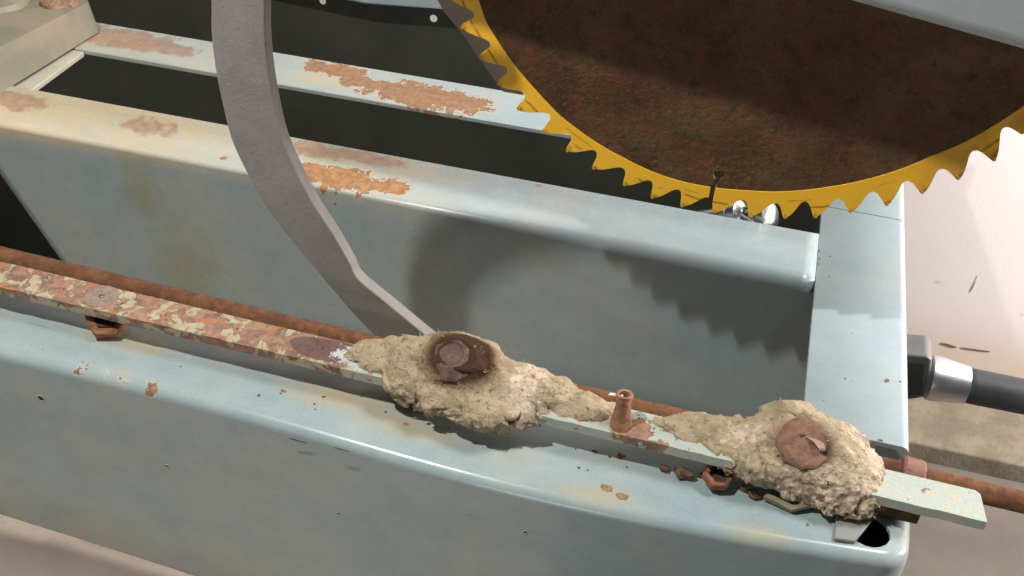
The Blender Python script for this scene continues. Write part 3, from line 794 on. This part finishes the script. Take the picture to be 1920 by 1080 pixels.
bm = bmesh.new(); A = [bm.verts.new(Vector(p) * MM) for p in wsh]; B = [bm.verts.new((Vector(p) - Vector((0, -1, 3.2))) * MM) for p in wsh]
bm.faces.new(A); bm.faces.new(B[::-1])
for i in range(6): bm.faces.new((A[i], B[i], B[(i + 1) % 6], A[(i + 1) % 6]))
tag(link("bent_washer", bm, plain("washer_tan", (0.25, 0.20, 0.12), .8), None, angle=20), "bent tan square washer poking out beneath the paler lump", "washer")

# ------------------------------------------------------------ curved flat arm (lies in one upright plane)
YA = -118.0
Lft = [(395, -5), (396, 60), (404, 130), (418, 200), (435, 264), (465, 328), (508, 400), (572, 481), (636, 558), (678, 605), (712, 639), (735, 662)]
Rgt = [(495, -5), (496, 60), (502, 130), (514, 200), (529, 260), (556, 323), (588, 383), (625, 440), (655, 492), (672, 524), (722, 566), (790, 622), (812, 640)]
def px2(q): P = ony(q[0], q[1], YA); return (P[0], P[2])
def cat(P, n=6):
    P = [np.array(p, float) for p in P]; out = []
    for i in range(len(P) - 1):
        a, b, c, d = P[max(0, i - 1)], P[i], P[i + 1], P[min(len(P) - 1, i + 2)]
        for k in range(n):
            t = k / n; out.append(.5 * ((2 * b) + (c - a) * t + (2 * a - 5 * b + 4 * c - d) * t * t + (3 * b - a - 3 * c + d) * t ** 3))
    out.append(P[-1]); return out
topL = [(-219, 254), (-243, 252), (-262, 250), (-284, 243), (-299, 229), (-306, 212), (-309, 196)]
topR = [(-282, 200), (-279, 211), (-269, 225), (-255, 236), (-238, 244), (-222, 250)]
loop = cat(topL + [px2(q) for q in Lft])[:-1] + [np.array(px2(Lft[-1]))] + cat([px2(q) for q in Rgt[::-1]] + topR)
arm = thing("curved_arm", "curved flat grey cast arm rising from behind the larger lump", "arm", (-220, YA, -5))
s = NT("grey_cast_iron")
c = s.mix(s.step(s.noise(30, 5, .6), .35, .65), (0.255, 0.24, 0.225), (0.31, 0.292, 0.275))
c = s.mix(s.math('MULTIPLY', s.step(s.noise(1.8, 3, .6), .62, .70), .6), c, (0.42, 0.38, 0.35))
c = s.mix(s.math('MULTIPLY', s.step(s.noise(2.6, 3, .6, seed=4.), .66, .72), .6), c, (0.09, 0.08, 0.07))
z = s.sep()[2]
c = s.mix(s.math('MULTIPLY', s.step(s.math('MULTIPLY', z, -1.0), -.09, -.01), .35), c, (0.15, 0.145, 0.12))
arm_mat = s.out(c, .55, s.bump(s.noise(1.4, 4, .65), .35, .9), spec=.4)
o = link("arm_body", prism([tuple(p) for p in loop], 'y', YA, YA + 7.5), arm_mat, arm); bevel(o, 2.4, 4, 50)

# ------------------------------------------------------------ saw blade
YS = -59.0
tips = [(866, 49), (900, 106), (933, 155.5), (971, 203), (1020, 244), (1063, 281), (1112, 314), (1170, 345), (1222, 369), (1278, 385), (1339, 397), (1407, 404), (1471.7, 406.7), (1528, 405.7), (1595, 396), (1663, 382.7), (1730, 360), (1797.7, 334), (1865, 299), (1918, 248)]
inner = [(899.7, 0), (913, 39), (944, 89), (975.5, 132), (1006.6, 167), (1053, 216), (1092, 246), (1131, 272), (1170, 293.5), (1209, 313), (1248, 328.5), (1286.5, 339.4), (1325, 347), (1403, 354.6), (1460, 357), (1546.7, 349), (1613, 336.7), (1696.7, 311.7), (1746.7, 290), (1813, 261.7), (1863, 233), (1920, 195)]
TP = np.array([ony(*p, YS)[[0, 2]] for p in tips]); IP = np.array([ony(*p, YS)[[0, 2]] for p in inner])
A_ = np.c_[2 * TP, np.ones(len(TP))]; sol_ = np.linalg.lstsq(A_, (TP ** 2).sum(1), rcond=None)[0]
BC = sol_[:2]; BR = math.sqrt(sol_[2] + BC @ BC)
def pol(P): d = P - BC; return math.atan2(d[1], d[0]), math.hypot(*d)
tp = [pol(p) for p in TP]; ip = [pol(p) for p in IP]
tp = [((a + 4 * math.pi) % (2 * math.pi), r) for a, r in tp]; ip = [((a + 4 * math.pi) % (2 * math.pi), r) for a, r in ip]
# angles run upward (image left to right); fill the rest of the circle evenly
da = (tp[-1][0] - tp[0][0]) / (len(tp) - 1)
rest = 2 * math.pi - (tp[-1][0] - tp[0][0]); nrest = round(rest / da); 
for i in range(1, nrest): tp.append((tp[19][0] + rest * i / nrest, BR))
ia = np.array([a for a, r in ip]); ir = np.array([r for a, r in ip])
iavg = ir.mean()
def rin(a):
    a = a % (2 * math.pi)
    if ia[0] <= a <= ia[-1]: return float(np.interp(a, ia, ir))
    gap = min(abs(a - ia[0]), abs(a - ia[-1]), 1.0); e = ir[0] if abs(a - ia[0]) < abs(a - ia[-1]) else ir[-1]
    return float(e + (iavg - e) * min(1, gap / .5))
slot_px = ony(1330, 385, YS); slot_a = pol(slot_px[[0, 2]])[0] % (2 * math.pi)
prof = [(0, 0), (.04, .03), (.12, .10), (.26, .30), (.40, .55), (.52, .78), (.60, .92), (.68, 1.0), (.76, 1.02), (.83, .95), (.88, .80), (.91, .60), (.93, .36), (.948, .12), (.965, 0)]
DEP = 9.4
outer = []
n_t = len(tp)
for i in range(n_t):
    a0, r0 = tp[i]; a1, r1 = tp[(i + 1) % n_t]
    if a1 < a0: a1 += 2 * math.pi
    for u, d in prof:
        dd = DEP * (1 + .06 * math.sin(i * 2.7)); outer.append((a0 + (a1 - a0) * u, r0 + (r1 - r0) * u - dd * d))
# cut the ring at the expansion slot
half = 1.15 / 140
def ang(a): return (a - slot_a) % (2 * math.pi)
outer.sort(key=lambda q: ang(q[0]))
rim_out = [q for q in outer if half * .9 < ang(q[0]) < 2 * math.pi - half * .9]
def XZ(a, r): return (BC[0] + r * math.cos(a), BC[1] + r * math.sin(a))
sdir = np.array([math.cos(slot_a + .0), math.sin(slot_a)])
ring = [XZ(slot_a + half, rim_out[0][1])] + [XZ(*q) for q in rim_out] + [XZ(slot_a - half, rim_out[-1][1])]
nin = 260
inn = [XZ(slot_a - half * 1.1 - (2 * math.pi - 2.2 * half) * i / nin, rin(slot_a - half * 1.1 - (2 * math.pi - 2.2 * half) * i / nin)) for i in range(nin + 1)]
blade = thing("saw_blade", "large circular saw blade with yellow toothed rim and dark rusty disc", "saw blade", (BC[0], YS, BC[1]))
s = NT("yellow_rim_paint")
p = s.vmath('SUBTRACT', s.pos, (BC[0] * MM, YS * MM, BC[1] * MM))
r_ = s.vmath('LENGTH', s.vmath('MULTIPLY', p, (1, 0, 1)))
n1 = s.noise(22, 4, .6, seed=2.); n2 = s.noise(5, 5, .65)
c = s.mix(n1, (0.97, 0.56, 0.03), (0.96, 0.51, 0.025))
def streak(r0, wob, wd, seed, thr, col, am=1.0, c=None):
    w_ = s.math('MULTIPLY', s.math('SUBTRACT', s.noise(34, 4, .55, seed=seed), .5), wob * MM)
    d = s.math('ABSOLUTE', s.math('SUBTRACT', s.math('ADD', r_, w_), r0 * MM))
    m = s.math('SUBTRACT', 1.0, s.step(d, wd * .25 * MM, wd * MM))
    m = s.math('MULTIPLY', m, s.step(s.noise(26, 3, .6, seed=seed + 4), thr, thr + .08))
    return s.mix(s.math('MULTIPLY', m, am), c, col)
c = streak(iavg + 8.5, 6, .9, 1.7, .50, (0.26, 0.12, 0.02), .75, c)
c = streak(iavg + 4, 4, .5, 7.7, .56, (0.30, 0.13, 0.02), .6, c)
x = s.sep()[0]
g = s.math('MULTIPLY', s.step(x, -.01, .07), s.step(n1, .25, .6)); 
c = s.mix(s.math('MULTIPLY', g, .75), c, (0.50, 0.24, 0.06))
c = s.mix(s.math('MULTIPLY', s.step(s.noise(9, 5, .65, seed=5.), .64, .72), s.fmix(g, .45, .9)), c, (0.20, 0.09, 0.03))
edge = s.step(s.math('ADD', r_, s.math('MULTIPLY', n2, .004)), (BR - 1.2) * MM, (BR + 1.8) * MM)
c = s.mix(s.math('MULTIPLY', edge, .8), c, (0.22, 0.11, 0.05))
yel = s.out(c, .42, s.bump(n2, .3, .7), spec=.35)
rimo = link("toothed_rim", prism(ring + inn, 'y', YS - 1.5, YS + 1.5), yel, blade, angle=30); bevel(rimo, .3, 2, 60)
s = NT("dark_rusted_disc")
n1 = s.noise(34, 5, .65, seed=1.); n2 = s.noise(7, 5, .7, seed=2.); n3 = s.noise(2.2, 4, .7, seed=5.)
c = s.mix(s.step(n1, .35, .65), (0.080, 0.034, 0.012), (0.135, 0.070, 0.030))
c = s.mix(s.math('MULTIPLY', s.step(n2, .45, .7), .6), c, (0.040, 0.018, 0.010))
c = s.mix(s.math('MULTIPLY', s.step(s.noise(11, 5, .65, seed=7.), .55, .75), .6), c, (0.13, 0.085, 0.025))
c = s.mix(s.math('MULTIPLY', s.step(n3, .60, .72), .6), c, (0.24, 0.14, 0.06))
c = s.mix(s.math('MULTIPLY', s.step(s.noise(2.8, 4, .7, seed=15.), .60, .70), .7), c, (0.02, 0.010, 0.008))
c = s.mix(s.math('MULTIPLY', s.step(s.noise(13, 4, .6, seed=21.), .50, .66), .55), c, (0.15, 0.040, 0.016))
c = s.mix(s.math('MULTIPLY', s.step(s.noise(16, 5, .65, seed=27.), .52, .68), .5), c, (0.075, 0.068, 0.016))
c = s.mix(s.math('MULTIPLY', s.step(s.noise(6, 5, .7, seed=31.), .54, .66), .55), c, (0.030, 0.016, 0.012))
lowpale = s.math('MULTIPLY', s.step(n3, .35, .7), s.step(s.math('ADD', s.patches([((-60, YS, 100), (45, 30, 14))]), s.math('MULTIPLY', s.math('SUBTRACT', n2, .5), 2.6)), .2, 1.3))
c = s.mix(s.math('MULTIPLY', lowpale, .6), c, (0.27, 0.19, 0.07))
disc_mat = s.out(c, .62, s.bump(s.math('ADD', n2, s.math('MULTIPLY', n3, .7)), 1.3, 1.0), spec=.35)
# disc with keyhole
ka = slot_a; kr = iavg - 8; kc = np.array(XZ(ka + .012, kr)); KR = 2.9
pts = []
nd = 240; hs = half * 1.15
for i in range(nd + 1):
    a = ka + hs + (2 * math.pi - 2 * hs) * i / nd; pts.append(XZ(a, rin(a) + .4))
# down the slot's left wall to the keyhole, round it, and back
base = math.atan2(BC[1] - kc[1], BC[0] - kc[0])
out_a = base + math.pi; op = math.asin(1.1 / KR)
for i in range(17):
    a = (out_a - op) - (2 * math.pi - 2 * op) * i / 16; pts.append((kc[0] + KR * math.cos(a), kc[1] + KR * math.sin(a)))
o = link("rusty_disc", prism(pts, 'y', YS - 1.1, YS + 1.1), disc_mat, blade, angle=30)
# carbide tips on the teeth in view
tipmat = rusty("worn_tip", (0.66, 0.34, 0.03), (0.85, 0.45, 0.03), (0.20, 0.10, 0.03), 3, rough=.5)
tm = None
for i in range(20):
    a, r = tp[i]
    if tm is None:
        bm = box(-1.0, 0.12, -1.75, 1.75, -2.6, 0.15); 
        for v in bm.verts:
            if v.co.z < -.002: v.co.x *= .6
        tm = bpy.data.meshes.new("tooth_tip"); bm.to_mesh(tm); bm.free(); tm.materials.append(tipmat)
    o = bpy.data.objects.new("tooth_tip", tm); COL.objects.link(o); o.parent = blade
    P = XZ(a, r); o.location = (Vector((P[0], YS, P[1])) * MM) - blade.location
    # local z outward along radius
    o.rotation_euler = (0, math.pi / 2 - a + .0, 0)
    o.location -= o.rotation_euler.to_matrix() @ Vector((0, 0, .0002))

# grey guard plate just behind the blade edge, seen between the upper teeth
gp = [ony(*q, -30) for q in ((790, -60), (836, 20), (868, 58), (893, 95), (918, 130), (945, 168), (985, 175), (990, 120), (960, 40), (940, -60))]
o = link("guard_plate", prism([(p[0], p[2]) for p in gp], 'y', -33, -30), plain("guard_grey", (0.20, 0.185, 0.165), .6, nscale=20), None)
tag(o, "dull grey curved guard plate showing behind the upper yellow teeth", "guard plate"); bevel(o, .8, 2)

# ------------------------------------------------------------ painted steel arm across the top right, in front of the blade
YT = -103.0
a_, b_ = ony(1540, -6, YT), ony(1930, 104, YT)
slope = (b_[2] - a_[2]) / (b_[0] - a_[0])
def tz(x): return a_[2] + (x - a_[0]) * slope
xs_ = (a_[0] - 330, b_[0] + 420)  # right end lengthened out of view to shade the wall
prof_pts = [(xs_[0], tz(xs_[0])), (xs_[1], tz(xs_[1])), (xs_[1], tz(xs_[1]) + 62), (xs_[0], tz(xs_[0]) + 62)]
o = link("steel_arm", prism(prof_pts, 'y', YT, YT + 18), painted("steel_arm_paint", base=(0.40, 0.455, 0.46), stain=.12, rough=.35), None)
tag(o, "blue grey painted steel arm crossing in front of the rusty disc, top right", "steel arm"); bevel(o, 6.5, 5)

# ------------------------------------------------------------ plated bolts down in the gap below the teeth
chrome = plain("zinc_plate", (0.55, 0.57, 0.55), .28, 1.0, 12, .3)
for (px, py, r, lab) in ((1381, 401, 9.5, "left of the two shiny plated bolt ends under the yellow teeth"), (1436, 405, 10.5, "right of the two shiny plated bolt ends under the yellow teeth")):
    P = ony(px, py, 68)
    t = thing("plated_bolt", lab, "bolt", P, "plated bolts in the gap")
    axv = Vector((.75, -.35, .5)).normalized()
    link("bolt_head", lathe([(0, 6), (r * .6, 5.6), (r * .92, 3.5), (r, 0), (r, -7), (r * .6, -8), (r * .55, -30), (0, -30)], P, axv, 20), chrome, t)
    link("bolt_ridge", lathe([(r * 1.05, -2), (r * 1.15, -3), (r * 1.05, -4)], P, axv, 20), chrome, t)
a_ = Vector(ony(1388, 402, 60)); b_ = Vector(ony(1420, 424, 52))
tag(link("cotter_pin", tube(a_, b_ , .9, seg=10), chrome, None), "thin bright wire pin beside the plated bolts in the gap", "pin")

# ------------------------------------------------------------ hand lever right of the end plate
hx = ony(1745, 708, 30); gx = ony(1812, 722, 30); ex = ony(2050, 770, 30)
lev = thing("hand_lever", "black grip lever with silver ferrule beside end of frame", "lever", hx)
br = plain("lever_dark", (0.045, 0.05, 0.045), .5, 0, 20)
grey = plain("lever_grey", (0.16, 0.155, 0.15), .5, .3, 15)
alu = plain("brushed_aluminium", (0.70, 0.68, 0.69), .33, 1.0, 25, .12)
P0, P1, P2 = Vector(hx), Vector(gx), Vector(ex)
q = lambda px, py: ony(px, py, 22)
bp = [q(1685, 664), q(1738, 668), q(1748, 676), q(1742, 738), q(1735, 744), q(1685, 752)]
o = link("bracket", prism([(p[0], p[2]) for p in bp], 'y', 22, 44), grey, lev); bevel(o, 1.5, 3)
bp2 = [q(1688, 678), q(1733, 682), q(1727, 738), q(1688, 742)]
link("bracket_recess", prism([(p[0], p[2]) for p in bp2], 'y', 21.4, 24), br, lev)
dv = (P1 - P0).normalized()
link("ferrule", lathe([(10, -4), (14.5, -1), (15, 3), (13.8, (P1 - P0).length * .5), (12.4, (P1 - P0).length), (0, (P1 - P0).length)], P0, dv, 36), alu, lev)
dg_ = (P2 - P1).normalized(); LG = (P2 - P1).length
link("grip", lathe([(0, -1), (10.4, -.8), (11.4, .6), (11.6, 4), (11.0, LG), (0, LG + 1)], P1, dg_, 36), plain("black_rubber", (0.04, 0.042, 0.045), .55, 0, 12, .2), lev)
